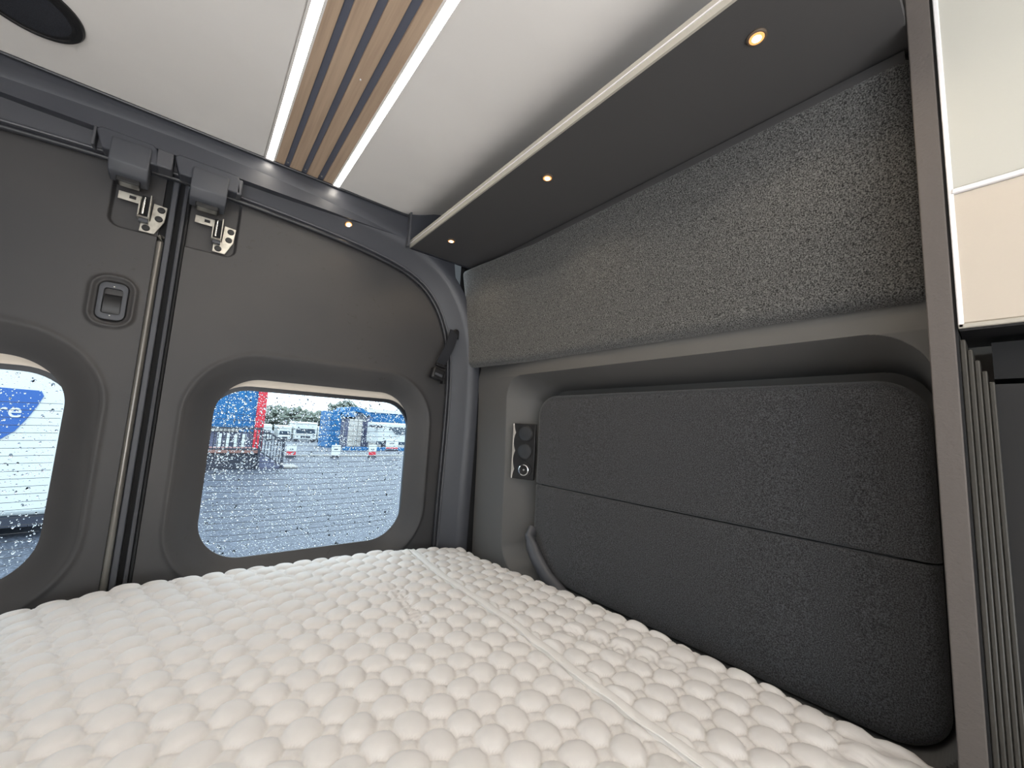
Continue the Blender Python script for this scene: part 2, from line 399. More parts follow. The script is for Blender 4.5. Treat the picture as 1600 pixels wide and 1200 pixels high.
def window(side, number, ndrops, seed):
    s = side; r = random.Random(seed)
    loop = rr(WCX, WCZ-.01, WHX+.02, WHZ+.01, WR)
    pane = MB().add([(CX+s*u, 1.265, z) for u, z in loop], [tuple(range(len(loop)))]).build('window_%d' % number, gm, fix=False)
    structure(pane)
    z = .004; k = 0
    while z > -.335:
        pts = []
        for i in range(9):
            t = i/8; u = WCX-WHX+.008+t*(2*WHX-.016); pts.append((CX+s*u, 1.2638, z-.004*(1-(2*t-1)**2)))
        if z < -.25:   # shorten lines in the rounded corners
            dz = (-.25-z); cut = .09-math.sqrt(max(.09**2-dz*dz, 0)); pts = [(x if abs(x-CX-s*WCX) < WHX-.008-cut else CX+s*WCX+math.copysign(WHX-.008-cut, x-CX-s*WCX), y, zz) for x, y, zz in pts]
        MB().tube(pts, .00055, 5).build('heater_line', m_heat, pane); z -= .0155; k += 1
    mb = MB()
    for _ in range(ndrops):
        u = WCX+r.uniform(-1, 1)*(WHX+.01); zz = WCZ+r.uniform(-1, 1)*(WHZ+.01)
        if float(sdrr(np.array(u), np.array(zz), WCX, WCZ, WHX+.012, WHZ+.012, WR)) > -.003: continue
        rad = min(.0032, .00070*math.exp(abs(r.gauss(0, .6)))); 
        hgt = rad*r.uniform(.55, .85); st = r.uniform(.9, 1.5); n = 8
        cx_, cz_ = CX+s*u, zz; vs = []; ph = r.uniform(0, 6)
        for (a, h) in ((1, 0), (.82, .45), (.45, .85)):
            for q in range(n):
                an = 2*PI*q/n; wob = 1+.15*math.sin(2*an+ph)
                vs.append((cx_+rad*a*wob*math.cos(an), 1.2652+hgt*h, cz_+rad*a*st*wob*math.sin(an)))
        vs.append((cx_, 1.2652+hgt, cz_)); vs.append((cx_, 1.2652, cz_)); fs = []
        for ring in range(2):
            for q in range(n): fs.append((ring*n+q, ring*n+(q+1) % n, (ring+1)*n+(q+1) % n, (ring+1)*n+q))
        for q in range(n): fs.append((2*n+q, 2*n+(q+1) % n, 3*n)); fs.append(((q+1) % n, q, 3*n+1))
        mb.add(vs, fs)
    o = mb.build('rain_drops', dm, pane, smooth=False, fix=True); o['kind'] = 'stuff'
    o.data.polygons.foreach_set('use_smooth', [True]*len(o.data.polygons))
    return pane
m_heat = mat('heater_wire', srgb(60, 62, 66), .5)
wR = window(1, 1, 8500, 3); wL = window(-1, 2, 4200, 5)
wR['label'] = 'rain-speckled right rear door window'; wL['label'] = 'rain-speckled left rear door window'

# meeting edge between the two doors
seam = empty('door_meeting_edge', (CX, 1.2, -.9), 'vertical black rubber gap with metal rail between the two rear doors', 'door seal')
MB().box(CX-.030, CX+.030, 1.222, 1.25, -.95, .60).build('gap_backing', m_void, seam)
MB().tube([(-.104, 1.193, -.95), (-.104, 1.193, .385), (-.104, 1.199, .400)], .0062, 10).build('metal_rail', m_rail, seam, smooth=True)
MB().box(-.0975, -.0865, 1.196, 1.222, -.95, .555).build('inner_lip', m_cover, seam, bevel=.002)
MB().tube([(-.0725, 1.205, -.95), (-.0725, 1.205, .55)], .0042, 8).build('rubber_bead', m_frame, seam, smooth=True)
MB().tube([(-.0645, 1.20, -.95), (-.0645, 1.20, .55)], .0026, 8).build('rubber_bead', m_black, seam, smooth=True)
# latch covers, back plate and the latches
bp = empty('latch_cover_mount', (-.095, 1.15, .58), 'dark trim mount on the header holding the two latch covers', 'trim')
for a, b in ((-.222, -.128), (-.098, .024)):
    pl = [(a, .572), (a+.006, .580), (b-.006, .580), (b, .572), (b+.006, .535), (a+.012, .535)]
    MB().prism(pl, 'y', 1.137, 1.175).build('mount_plate', m_header, bp, bevel=.003)
MB().box(-.127, -.099, 1.136, 1.175, .536, .576).build('light_clip', m_frame, bp, bevel=.003)
MB().box(.020, .031, 1.137, 1.17, .533, .572).build('light_clip', m_frame, bp, bevel=.003)
MB().box(-.226, -.221, 1.137, 1.165, .535, .576).build('light_clip', m_frame, bp, bevel=.002)
def latch_cover(x0, x1, z0, z1, label):
    t = empty('latch_cover', ((x0+x1)/2, 1.15, z0), label, 'cover', 'latch covers')
    c = MB(); y0 = 1.128
    poly = [(y0+.004, z1), (y0, z1-.01), (y0, z0+.022), (y0+.012, z0+.004), (y0+.02, z0), (1.18, z0-.002), (1.18, z1)]
    c.prism(poly, 'x', x0, x1); c.build('cover_shell', m_cover, t, bevel=.0025, seg=2, angle=25)
    MB().box(x0+.012, x1-.012, 1.150, 1.178, z0-.010, z0+.002).build('cover_tongue', m_black, t, bevel=.002)
latch_cover(-.197, -.135, .492, .566, 'dark plastic cover block above the left door latch')
latch_cover(-.064, .004, .490, .562, 'dark plastic cover block above the right door latch')
def latch(x, z, label):
    """x, z: upper left corner of the metalwork; y is the door face"""
    Y0 = 1.2035
    t = empty('door_latch', (x+.04, Y0, z-.06), label, 'latch', 'latches at the top of the rear doors')
    pl = [(x+.048, z-.008), (x+.072, z-.010), (x+.070, z-.046), (x+.062, z-.066), (x+.056, z-.080), (x+.030, z-.080), (x+.031, z-.058), (x+.046, z-.052)]
    MB().prism(pl, 'y', Y0-.003, Y0).build('fixing_plate', m_zinc, t, bevel=.0008)
    plate = t.children[0]
    MB().box(x-.010, x+.028, Y0-.012, Y0-.009, z-.022, z-.004).build('arm_plate', m_zinc, t, bevel=.0008)
    MB().box(x+.008, x+.019, Y0-.0128, Y0-.0118, z-.016, z-.009).build('arm_slot', m_black, t)
    h = MB(); h.box(x+.025, x+.0275, Y0-.020, Y0, z-.050, z-.012); h.box(x+.0425, x+.045, Y0-.020, Y0, z-.050, z+.002)
    h.box(x+.025, x+.045, Y0-.020, Y0-.017, z-.053, z-.050); h.box(x+.025, x+.045, Y0-.020, Y0, z-.0535, z-.0505)
    h.build('latch_housing', m_zinc, t, bevel=.0005)
    MB().box(x+.0275, x+.0425, Y0-.006, Y0-.002, z-.050, z+.002).build('housing_well', m_void, t)
    MB().tube([(x+.033, Y0-.012, z-.004), (x+.0325, Y0-.012, z-.044)], .0028, 10).build('claw_pin', m_chrome, t, smooth=True)
    MB().box(x+.028, x+.044, Y0-.015, Y0-.004, z-.0615, z-.0535).build('housing_foot', m_cover, t, bevel=.001)
    for bx, bz in ((x+.062, z-.020), (x+.060, z-.042), (x+.041, z-.070)):
        b = MB().lathe([(.0072, 0), (.0072, -.0012), (.006, -.003), (.002, -.0032)], (bx, Y0-.003, bz), axis='y', n=18).build('bolt', m_black, plate, smooth=True)
latch(-.173, .482, 'zinc metal latch with three black bolts at the top of the left door')
latch(-.040, .478, 'zinc metal latch with three black bolts at the top of the right door')
# release handle
rh = empty('release_handle', (-.164, 1.2, .23), 'small black recessed release handle on the left door beside the seam', 'handle')
fr_ = MB(); A = rr(-.164, .230, .0225, .0405, .013); B = rr(-.164, .230, .0150, .0285, .006)
fr_.grid([[(x, 1.199, z) for x, z in A], [(x, 1.1945, z) for x, z in A], [(x, 1.1935, z) for x, z in rr(-.164, .230, .0205, .0385, .011)],
          [(x, 1.1945, z) for x, z in B], [(x, 1.215, z) for x, z in B]], closev=True)
fr_.build('bezel', m_cover, rh, smooth=True)
MB().box(-.180, -.148, 1.214, 1.217, .200, .260).build('cup', m_void, rh)
pd = MB(); pd.grid([[(x, y, z) for x in (-.1775, -.170, -.158, -.1505)] for y, z in ((1.200, .204), (1.1965, .215), (1.198, .235), (1.204, .246), (1.212, .248))])
pd.build('paddle', m_black, rh, smooth=True)
for z in (.262, .198):
    MB().lathe([(.0014, 0), (.001, -.001)], (-.164, 1.1935, z), axis='y', n=8).build('screw', m_zinc, rh)

# ---------------------------------------------------------------- seat-belt strap by the right pillar
bs = empty('door_strap', (.655, 1.165, .33), 'short black webbing strap with clip hanging from the rear right pillar', 'strap')
MB().lathe([(.010, 0), (.010, -.012), (.006, -.016)], (.668, 1.168, .322), axis='y', n=14).build('anchor_knob', m_black, bs, smooth=True)
MB().box(.650, .676, 1.150, 1.172, .296, .326).build('anchor_loop', m_black, bs, bevel=.004)
rib = []
for t in np.linspace(0, 1, 14):
    cx_, cz_ = .658*(1-t)+.620*t, .322*(1-t)+.205*t; yy = 1.150-.012*math.sin(PI*t)+.012*t
    rib.append([(cx_-.0165, yy, cz_+.004), (cx_+.0165, yy+.002, cz_-.004), (cx_+.0165, yy+.005, cz_-.004), (cx_-.0165, yy+.003, cz_+.004)])
MB().grid(rib, closev=True).build('webbing', m_belt, bs, smooth=True)
tl = MB()
def obox(mb, c, hx, hz, y0, y1, ang):
    ca, sa = math.cos(ang), math.sin(ang); P = []
    for x, z in ((-hx, -hz), (hx, -hz), (hx, hz), (-hx, hz)): P.append((c[0]+x*ca-z*sa, c[1]+x*sa+z*ca))
    return mb.prism(P, 'y', y0, y1)
obox(tl, (.616, .197), .0185, .005, 1.146, 1.162, -.25).build('slide_bar', m_black, bs, bevel=.002)
obox(MB(), (.606, .168), .0225, .019, 1.142, 1.168, -.25).build('clip_body', m_black, bs, bevel=.006, seg=3)
obox(MB(), (.605, .165), .014, .004, 1.1405, 1.145, -.25).build('clip_button', m_cover, bs, bevel=.001)
obox(MB(), (.634, .150), .004, .010, 1.155, 1.175, -.1).build('clip_hook', m_black, bs, bevel=.001)

# ---------------------------------------------------------------- shelf (open cubby) along the right wall
sh = empty('overhead_shelf', (.58, .6, .549), 'long dark overhead shelf along the right wall with pale edging', 'shelf')
SY0, SY1 = .0502, 1.134
MB().box(.4705, .735, SY0, SY1, .5495, .5685).build('shelf_board', m_shelf, sh)
MB().box(.4665, .4705, SY0, SY1, .5490, .5600).build('edge_band', m_band, sh)
MB().box(.4655, .4705, SY0, SY1, .5604, .5625).build('edge_band', m_edge, sh)
MB().box(.4665, .4745, SY0, SY1, .5628, .5720).build('edge_band', m_band, sh)
MB().box(.455, .461, 1.120, 1.138, .546, .657).build('end_strip', m_frame, sh, bevel=.001)
MB().box(.461, .72, 1.1345, 1.138, .5686, .71).build('end_panel', m_header, sh)
MB().box(.470, .705, 1.130, 1.136, .5465, .5495).build('end_bead', m_rubber, sh)
MB().lathe([(.0022, 0), (.0022, -.002)], (.652, 1.052, .5495), n=8).build('screw', m_chrome, sh)
# padded strip at the top of the wall, under the shelf
tp = MB(); tp.grid([[(x, y, z) for x, z in ((.715, .549), (.702, .546), (.700, .530), (.704, .514), (.725, .508))] for y in (.056, 1.10)])
structure(tp.build('trim_9', m_shelf, smooth=True))
def puck(x, y, z, label, tilt=0):
    t = empty('puck_light', (x, y, z), label, 'light', 'small round spotlights')
    if tilt:
        rot = Matrix.Translation((x, y, z)) @ Matrix.Rotation(tilt, 4, 'X') @ Matrix.Translation((-x, -y, -z))
    else: rot = Matrix.Identity(4)
    MB().lathe([(.0120, .001), (.0125, -.0015), (.0108, -.0028), (.0072, -.0024), (.0072, -.001)], (x, y, z), n=28).xf(rot).build('bezel', m_puckring, t, smooth=True)
    MB().lathe([(.0071, 0), (.0071, -.0026), (.004, -.0036)], (x, y, z), n=20).xf(rot).build('lens', m_puck, t, smooth=True)
    MB().lathe([(.0098, -.0020), (.0090, -.0030), (.0072, -.0031)], (x, y, z), n=24).xf(rot).build('glow_rim', m_puck2, t, smooth=True)
    l = D.lights.new('puck_beam', 'SPOT'); l.energy = PUCK_W; l.color = (1, .78, .52); l.spot_size = 2.5; l.spot_blend = .6; l.shadow_soft_size = .008
    o = D.objects.new('puck_beam', l); COL.objects.link(o); o.location = (x, y-.006*math.sin(tilt), z-.006); o.rotation_euler = (tilt, 0, 0)
    o.parent = t; o.matrix_parent_inverse = Matrix.Translation(t.location).inverted()
PUCK_W = 1.1
m_puckring = mat('puck_ring', srgb(96, 84, 72), .35)
puck(.538, 1.000, .549, 'small warm spotlight at the far end of the shelf underside')
puck(.540, .592, .549, 'small warm spotlight in the middle of the shelf underside')
puck(.538, .181, .549, 'small warm spotlight nearest the white cabinet, under the shelf')
puck(.288, 1.160, .5665, 'small warm spotlight in the dark header above the right rear door', -.65)

# ---------------------------------------------------------------- felt pads
def pad(name, label, y0, y1, z0, z1, r, xf, bulge, m, cat='wall panel', rr_corner=None, seams=(), n=7):
    """pillow-edged upholstered panel on the right wall; xf(y,z) gives its face"""
    hy, hz = (y1-y0)/2, (z1-z0)/2; cy, cz = (y0+y1)/2, (z0+z1)/2
    NY, NZ = 220, 110
    Y = np.linspace(y0, y1, NY); Z = np.linspace(z0, z1, NZ)
    # warp the grid into the rounded outline
    Yg, Zg = np.meshgrid(Y, Z, indexing='ij')
    rad = np.full_like(Yg, r)
    if rr_corner: rad = np.where((Yg > cy) & (Zg < cz), rr_corner, rad)
    qy = np.abs(Yg-cy)-(hy-rad); qz = np.abs(Zg-cz)-(hz-rad)
    inside = (qy > 0) & (qz > 0)
    s = np.where(inside, np.maximum(qy, qz)/np.maximum(np.hypot(qy, qz), 1e-9), 1)
    Yw = np.where(inside, cy+np.sign(Yg-cy)*((hy-rad)+qy*s), Yg); Zw = np.where(inside, cz+np.sign(Zg-cz)*((hz-rad)+qz*s), Zg)
    qy = np.abs(Yw-cy)-(hy-rad); qz = np.abs(Zw-cz)-(hz-rad)
    sd = np.hypot(np.maximum(qy, 0), np.maximum(qz, 0))+np.minimum(np.maximum(qy, qz), 0)-rad
    d = -sd
    e = np.clip(d/bulge, 0, 1); rise = np.sqrt(np.clip(1-(1-e)**2, 0, 1))
    X = xf(Yw, Zw)+bulge*(1-rise)
    for zc in seams:
        X += .007*np.exp(-((Zw-zc)/.0045)**2)
    t = MB().grid(np.stack([X, Yw, Zw], -1).tolist()).build(name, m, smooth=True, fix=False)
    for p_ in t.data.polygons: pass
    return tag(t, label, cat)
def upx(y, z): return np.interp(z, [.20, .3, .45, .535], [.746, .738, .712, .696])-.03*sm(.80, 1.16, y)
up = pad('felt_panel', 'dark grey speckled felt panel high on the right wall under the shelf', .045, 1.155, .205, .540, .02, upx, .022, m_felt)
def lox(y, z): return .7985+.004*np.abs((y-.47)/.4)**3+0*z
lo = empty('recessed_wall_cushion', (.82, .47, -.4), 'charcoal felt cushion filling the rounded recess in the right wall', 'wall panel')
for z0, z1, rt, nm in ((-.150, .108, .045, 'upper_pad'), (-.412, -.1535, .045, 'lower_pad')): pass
full = pad('felt_cover', None, .063, .880, -.405, .106, .062, lox, .020, m_felt2, None, rr_corner=.13)
m_ = full
# cut the sewn seam: sink the surface along one horizontal line
co = np.empty(len(m_.data.vertices)*3); m_.data.vertices.foreach_get('co', co); co = co.reshape(-1, 3)
NY, NZ = 220, 110
G = co.reshape(NY, NZ, 3)
def split(G, z0, z1, name):
    """resample the cover between two heights with a rolled edge"""
    zs_ = np.concatenate([z0+(z1-z0)*np.linspace(0, .02, 5)[:-1], z0+(z1-z0)*np.linspace(.02, .98, 56), z0+(z1-z0)*np.linspace(.98, 1, 5)[1:]])
    rows = []
    for i in range(NY):
        c = G[i]; o = np.argsort(c[:, 2]); lo_, hi_ = c[:, 2].min(), c[:, 2].max()
        zz = np.clip(zs_, lo_, hi_)
        x = np.interp(zz, c[o, 2], c[o, 0]); y = np.interp(zz, c[o, 2], c[o, 1])
        for zc, sg in ((z0, 1), (z1, -1)):
            if -.2 < zc < -.1: x = x+.008*(1-np.sqrt(np.clip(1-(1-np.clip(sg*(zz-zc)/.007, 0, 1))**2, 0, 1)))
        rows.append(np.stack([x, y, zz], -1).tolist())
    return MB().grid(rows).build(name, m_felt2, lo, smooth=True, fix=False)
split(G, -.1515, .1061, 'upper_pad'); split(G, -.4051, -.1535, 'lower_pad')
D.objects.remove(full)
MB().box(.808, .820, .10, .85, -.165, -.140).build('seam_backing', m_void, lo)

# ---------------------------------------------------------------- socket strip
m_cap = mat('cap_plastic', srgb(46, 48, 52), .5)
so = empty('socket_strip', (.775, .93, -.06), 'narrow black socket plate with chrome edge and three round ports beside the wall cushion', 'socket')
ax = Vector((.044, -.098, 0)).normalized(); nr = Vector((-.098, -.044, 0)).normalized()
O_ = Vector((.7765, .947, -.062))
def loc(a, h, dpt): v = O_+ax*a+nr*dpt; return (v.x, v.y, v.z+h)
def lbox(a0, a1, h0, h1, d0, d1):
    mb = MB(); mb.add([loc(a0,h0,d0), loc(a1,h0,d0), loc(a1,h0,d1), loc(a0,h0,d1), loc(a0,h1,d0), loc(a1,h1,d0), loc(a1,h1,d1), loc(a0,h1,d1)],
                      [(0,3,2,1),(4,5,6,7),(0,1,5,4),(1,2,6,5),(2,3,7,6),(3,0,4,7)]); return mb
lbox(.0, .072, -.083, .083, -.006, .005).build('plate', m_black, so, bevel=.002)
w = []
for i in range(31):
    h = -.082+i*.164/30; ph = (h+.082)/.0547*PI; a = .010-.0045*abs(math.sin(ph)) if i else .010
    w.append([loc(-.001, h, .004), loc(-.001, h, .0085), loc(.008-.006*abs(math.cos(ph/1)), h, .0075), loc(.009-.006*abs(math.cos(ph)), h, .004)])
MB().grid(w).build('chrome_edge', m_chrome, so, smooth=True)
def ldisc(h, r, d0, d1, name, m, parent=so, hole=None):
    mb = MB(); R1 = []
    prof = [(r, d0), (r, d1), (r*.86, d1+.001)] + ([(hole, d1+.001), (hole, d0)] if hole else [(r*.3, d1+.001)])
    for (q, dd) in prof: R1.append([loc(.040+q*math.cos(k*PI/14), h+q*math.sin(k*PI/14), dd) for k in range(28)])
    mb.grid(R1, closev=True)
    if not hole: mb.f.append(tuple(range((len(prof)-1)*28, len(prof)*28)))
    return mb.build(name, m, parent, smooth=True)
for h in (.053, .0):
    ldisc(h, .0235, .004, .0075, 'port_rim', m_black, hole=.0215); ldisc(h, .0205, .004, .009, 'port_cap', m_cap)
ldisc(-.055, .0235, .004, .0085, 'port_rim', m_black, hole=.0165); ldisc(-.055, .0165, .004, .0095, 'metal_ring', m_chrome, hole=.0142)
ldisc(-.055, .0035, .003, .007, 'contact_pin', m_chrome)

# ---------------------------------------------------------------- pillar cover and cabinet at the right
pc = empty('pillar_cover', (.72, .04, -1.25), 'tall grey-brown leather-like post between the felt panels and the white cabinet', 'post')
MB().box(.660, .80, .0285, .0495, -1.25, .649).build('cover', m_col, pc, bevel=.0012)
MB().box(.664, .80, .0262, .0286, -1.25, .649).build('shadow_joint', m_void, pc)
rb = empty('ribbed_corner_trim', (.70, .012, -1.25), 'dark ribbed plastic corner strip below the white cabinet', 'trim')
for i, (a, b, xo) in enumerate(((.0212, .0260, .664), (.0167, .0211, .668), (.0122, .0166, .671), (.0077, .0121, .674), (.0032, .0076, .677))):
    MB().prism([(.664+.002*i, -1.25), (.664+.002*i, .128-.012*i), (.80, .128-.012*i), (.80, -1.25)], 'y', a, b).build('rib', m_rib, rb, bevel=.0012)
MB().box(.682, .79, -.30, .0034, -1.25, .078).build('dark_side', m_black, rb)
MB().box(.700, .80, -.30, .0034, .086, .128).build('dark_recess', m_void, rb)
cb = empty('white_cabinet', (.72, -.15, .143), 'white wall cabinet panel at the right edge, cream lower door under a paler upper panel', 'cabinet')
MB().box(.661, .80, -.55, .0235, .1455, .3005).build('lower_door', m_cab2, cb, bevel=.0015)
MB().box(.661, .80, -.55, .0235, .3065, .648).build('upper_panel', m_cab1, cb, bevel=.0015)
MB().box(.658, .80, -.55, .0225, .3005, .3062).build('joint_strip', m_edge, cb, bevel=.001)
MB().box(.6595, .80, .0212, .0258, .1405, .648).build('edge_trim', m_edge, cb, bevel=.001)
MB().box(.6595, .80, -.55, .0258, .1402, .1455).build('bottom_trim', m_band, cb, bevel=.001)

MB().box(.662, .80, -.55, .0250, .1375, .1402).build('underside', m_black, cb)  # thin black sheet, added to darken the cabinet's underside
# ---------------------------------------------------------------- ceiling speaker
spk = empty('ceiling_speaker', (-.295, .975, .65), 'round black speaker set in the ceiling at the top left', 'speaker')
SPX, SPY = -.288, .962
MB().lathe([(.066, 0), (.0665, -.004), (.064, -.0075), (.058, -.0085), (.0565, -.007)], (SPX, SPY, .65), n=56).build('ring', m_black, spk, smooth=True)
MB().lathe([(.0575, -.002), (.0575, -.0065), (.04, -.0078), (.015, -.0085)], (SPX, SPY, .65), n=48).build('grille', mat('speaker_cloth', srgb(46, 49, 58), .8, noise=(700, srgb(30, 32, 38), .4, .6), bump=(900, .5, .001)), spk, smooth=True)

# ================================================================ MATTRESS
NX, NYm = 560, 470
X0, X1, Y0m, Y1m = -.93, .742, -.55, 1.168
xs = np.linspace(X0, X1, NX)
ys = np.concatenate([np.linspace(Y0m, .15, 60)[:-1], np.linspace(.15, Y1m, NYm)])
Xg, Yg = np.meshgrid(xs, ys, indexing='ij')
top = -.354 + np.interp(Xg, [-.93, -.5, -.22, -.07, .16, .47, .69, .74], [-.085, -.045, -.018, .0, -.002, -.008, -.030, -.040])*sm(.45, 1.08, Yg)
top += -.010*(1-sm(.4, .9, Yg))*sm(.1, .0, 0*Xg)   # firm, slightly lower towards the middle
PIP = np.array([(-.55, .49), (.1, .492), (.318, .498), (.433, .503), (.61, .517), (.856, .521), (1.0, .538), (1.17, .560)])
px_ = np.interp(Yg, PIP[:, 0], PIP[:, 1])
dp = Xg-px_
# quilting: big pillows on a square lattice turned by 16 degrees, small ones between
def quilt(X, Y):
    a = np.array([.0120, -.0430]); c = np.array([.0430, .0120])
    det = a[0]*c[1]-a[1]*c[0]
    ox, oy = .187, .552
    wx = X+.0020*np.sin(Y*37+X*11)+.0013*np.sin(Y*91-X*63); wy = Y+.0020*np.sin(X*41-Y*9)+.0013*np.sin(X*83+Y*57)
    u = ((wx-ox)*c[1]-(wy-oy)*c[0])/det; v = (-(wx-ox)*a[1]+(wy-oy)*a[0])/det
    fu, fv = u-np.round(u), v-np.round(v)
    gu, gv = (u-.5)-np.round(u-.5), (v-.5)-np.round(v-.5)
    oct_ = lambda p, q: np.maximum(np.maximum(np.abs(p), np.abs(q)), (np.abs(p)+np.abs(q))/1.4142*1.0)
    dB = (.45*oct_(fu, fv)+.55*np.hypot(fu, fv))*.0445; dS = (np.abs(gu)+np.abs(gv))*.0445/1.4142
    RB, RS = .0222, .0094
    hb_ = np.clip(1-(dB/RB)**2.8, 0, 1)**.55; hs_ = np.clip(1-(dS/RS)**2.2, 0, 1)**.6
    cell = np.sin(np.round(u)*12.9898+np.round(v)*78.233)*.5+.5
    cr_ = .0005*np.sin(X*820+3*np.sin(Y*190))*np.sin(Y*760+2*np.sin(X*230))*np.clip((dB-.012)/.008, 0, 1)
    return cr_+np.maximum(hb_*(.0094+.0020*cell), hs_*.0056)
Q = quilt(Xg, Yg)
amp = 1-.93*np.exp(-(dp/.013)**4)
# stitched script (illegible flourishes) flattened into the quilting
def bed_groove(strokes, width=.0028):
    G_ = np.zeros_like(Xg)
    for st in strokes:
        P = np.array(st)
        for (x0, y0), (x1, y1) in zip(P[:-1], P[1:]):
            sel = (Xg > min(x0, x1)-.012) & (Xg < max(x0, x1)+.012) & (Yg > min(y0, y1)-.012) & (Yg < max(y0, y1)+.012)
            if not sel.any(): continue
            xx, yy = Xg[sel], Yg[sel]; L2 = (x1-x0)**2+(y1-y0)**2+1e-12
            t = np.clip(((xx-x0)*(x1-x0)+(yy-y0)*(y1-y0))/L2, 0, 1)
            dd = np.hypot(xx-(x0+t*(x1-x0)), yy-(y0+t*(y1-y0)))
            G_[sel] = np.maximum(G_[sel], np.exp(-(dd/width)**2))
    return G_
def script(ox, oy, dx, dy, sc=1.0):
    """a run of cursive loops starting at (ox, oy) along direction (dx, dy)"""
    e = np.array([dx, dy]); e = e/np.hypot(*e); f = np.array([-e[1], e[0]])
    def P(pts): return [tuple(np.array([ox, oy])+e*a*sc+f*b*sc) for a, b in pts]
    cir = lambda a, b, ra, rb, t0=0, t1=2*PI, n=18: [(a+ra*math.cos(t), b+rb*math.sin(t)) for t in np.linspace(t0, t1, n)]
    return [P([(-.035, .004), (-.02, .010), (-.008, .008)]), P(cir(0, 0, .013, .009)), P([(.013, .012), (.016, .0), (.02, -.013)]), P([(.013, .012), (.028, .014), (.034, .0), (.036, -.013)]),
            P([(.046, .013), (.049, 0), (.052, -.013)]), P([(.048, .006), (.058, .012), (.066, .004), (.068, -.013)]),
            P([(.078, .012), (.086, 0), (.098, -.013)]), P([(.098, .012), (.088, 0), (.078, -.013)]),
            P(cir(.115, 0, .011, .010, .5, 5.6)), P([(.135, .018), (.139, 0), (.145, -.015)]), P(cir(.165, 0, .013, .010, .2, 5.6)), P([(.19, .012), (.195, -.002), (.21, -.012), (.225, .004)])]
G1 = bed_groove(script(.585, .520, .30, -.85, .78)); G2 = bed_groove(script(.368, .700, .12, .9, .72)); G3 = bed_groove(script(-.16, .935, .25, .7, .6))
def softmask(ox, oy, dx, dy, ln, wd):
    e = np.array([dx, dy]); e = e/np.hypot(*e); a = (Xg-ox)*e[0]+(Yg-oy)*e[1]; b = -(Xg-ox)*e[1]+(Yg-oy)*e[0]
    return (sm(-.03, -.005, a)*(1-sm(ln, ln+.03, a)))*(1-sm(wd*.7, wd*1.2, np.abs(b)))
Mk = np.maximum.reduce([softmask(.585, .520, .30, -.85, .17, .017), softmask(.368, .700, .12, .9, .155, .015), softmask(-.16, .935, .25, .7, .13, .013)])
Gm = np.maximum.reduce([G1, G2, G3])
Q = Q*(1-.80*Mk)+Mk*.0042*(1-Gm)
Q = Q*amp
Zg = top+Q-.006
# rounded shoulders at the far and right edges
def shoulder(e, r=.035, h=.06):
    t = np.clip(1-e/r, 0, 1); return h*(1-np.sqrt(np.clip(1-t*t, 0, 1)))
Zg -= shoulder(X1-Xg, .022, .05)+shoulder(Y1m-Yg, .045, .06)+shoulder(Xg-X0, .03, .05)
grid = np.stack([Xg, Yg, Zg], -1)
me = D.meshes.new('quilted_top'); nX, nY = Xg.shape
me.vertices.add(nX*nY); me.vertices.foreach_set('co', grid.reshape(-1))
ii, jj = np.meshgrid(np.arange(nX-1), np.arange(nY-1), indexing='ij')
a_ = (ii*nY+jj).ravel(); F = np.stack([a_, a_+nY, a_+nY+1, a_+1], 1)
me.loops.add(F.size); me.loops.foreach_set('vertex_index', F.ravel().astype(np.int32))
me.polygons.add(len(F)); me.polygons.foreach_set('loop_start', np.arange(0, F.size, 4, dtype=np.int32)); me.polygons.foreach_set('loop_total', np.full(len(F), 4, dtype=np.int32))
me.update(calc_edges=True); me.validate()
me.polygons.foreach_set('use_smooth', [True]*len(me.polygons))
me.materials.append(m_mat)
bed = empty('mattress', (-.09, .3, -.615), 'thick white quilted mattress filling the space below the rear doors', 'mattress')
mo = D.objects.new('quilted_top', me); COL.objects.link(mo); mo.parent = bed; mo.matrix_parent_inverse = Matrix.Translation(bed.location).inverted()
def ztop(x, y):
    i = int(np.argmin(abs(xs-x))); j = int(np.argmin(abs(ys-y))); return float(top[i, j])-float(shoulder(np.array(Y1m-y), .045, .06))
sb = MB(); 
sb.box(X0+.002, X1-.002, Y0m, Y1m-.001, -.615, -.47); sb.build('mattress_side', m_mat, bed, bevel=.01)
# piping tape
rows = []; rc = []
for y in np.linspace(.02, 1.155, 160):
    x = float(np.interp(y, PIP[:, 0], PIP[:, 1])); x += .0012*math.sin(y*55); z = ztop(x, y)-.0055+.0045
    wv = .0008*math.sin(y*90+1)
    rows.append([(x-.0095, y, z-.004), (x-.0085, y, z+.0018+wv), (x-.0055, y, z+.0030), (x+.0, y, z+.0022), (x+.0050, y, z+.0030), (x+.0085, y, z+.0012), (x+.0095, y, z-.004)])
    rc.append((x-.0088, y, z+.0022+wv))
tpz = MB().grid(rows).build('seam_tape', m_tape, bed, smooth=True)
MB().tube(rc, .0014, 8).build('seam_cord', m_tape, bed, smooth=True)
bp2 = MB(); bp2.box(-.93, .775, -.55, 1.175, -.66, -.618); bp2.build('bed_platform', m_inner)
tag(D.objects['bed_platform'], 'flat board platform carrying the white mattress', 'bed base')
bx = MB().box(-.93, .775, .55, 1.17, -1.25, -.662).build('bed_box', m_inner); tag(bx, 'storage box base under the bed platform at the rear doors', 'bed base')

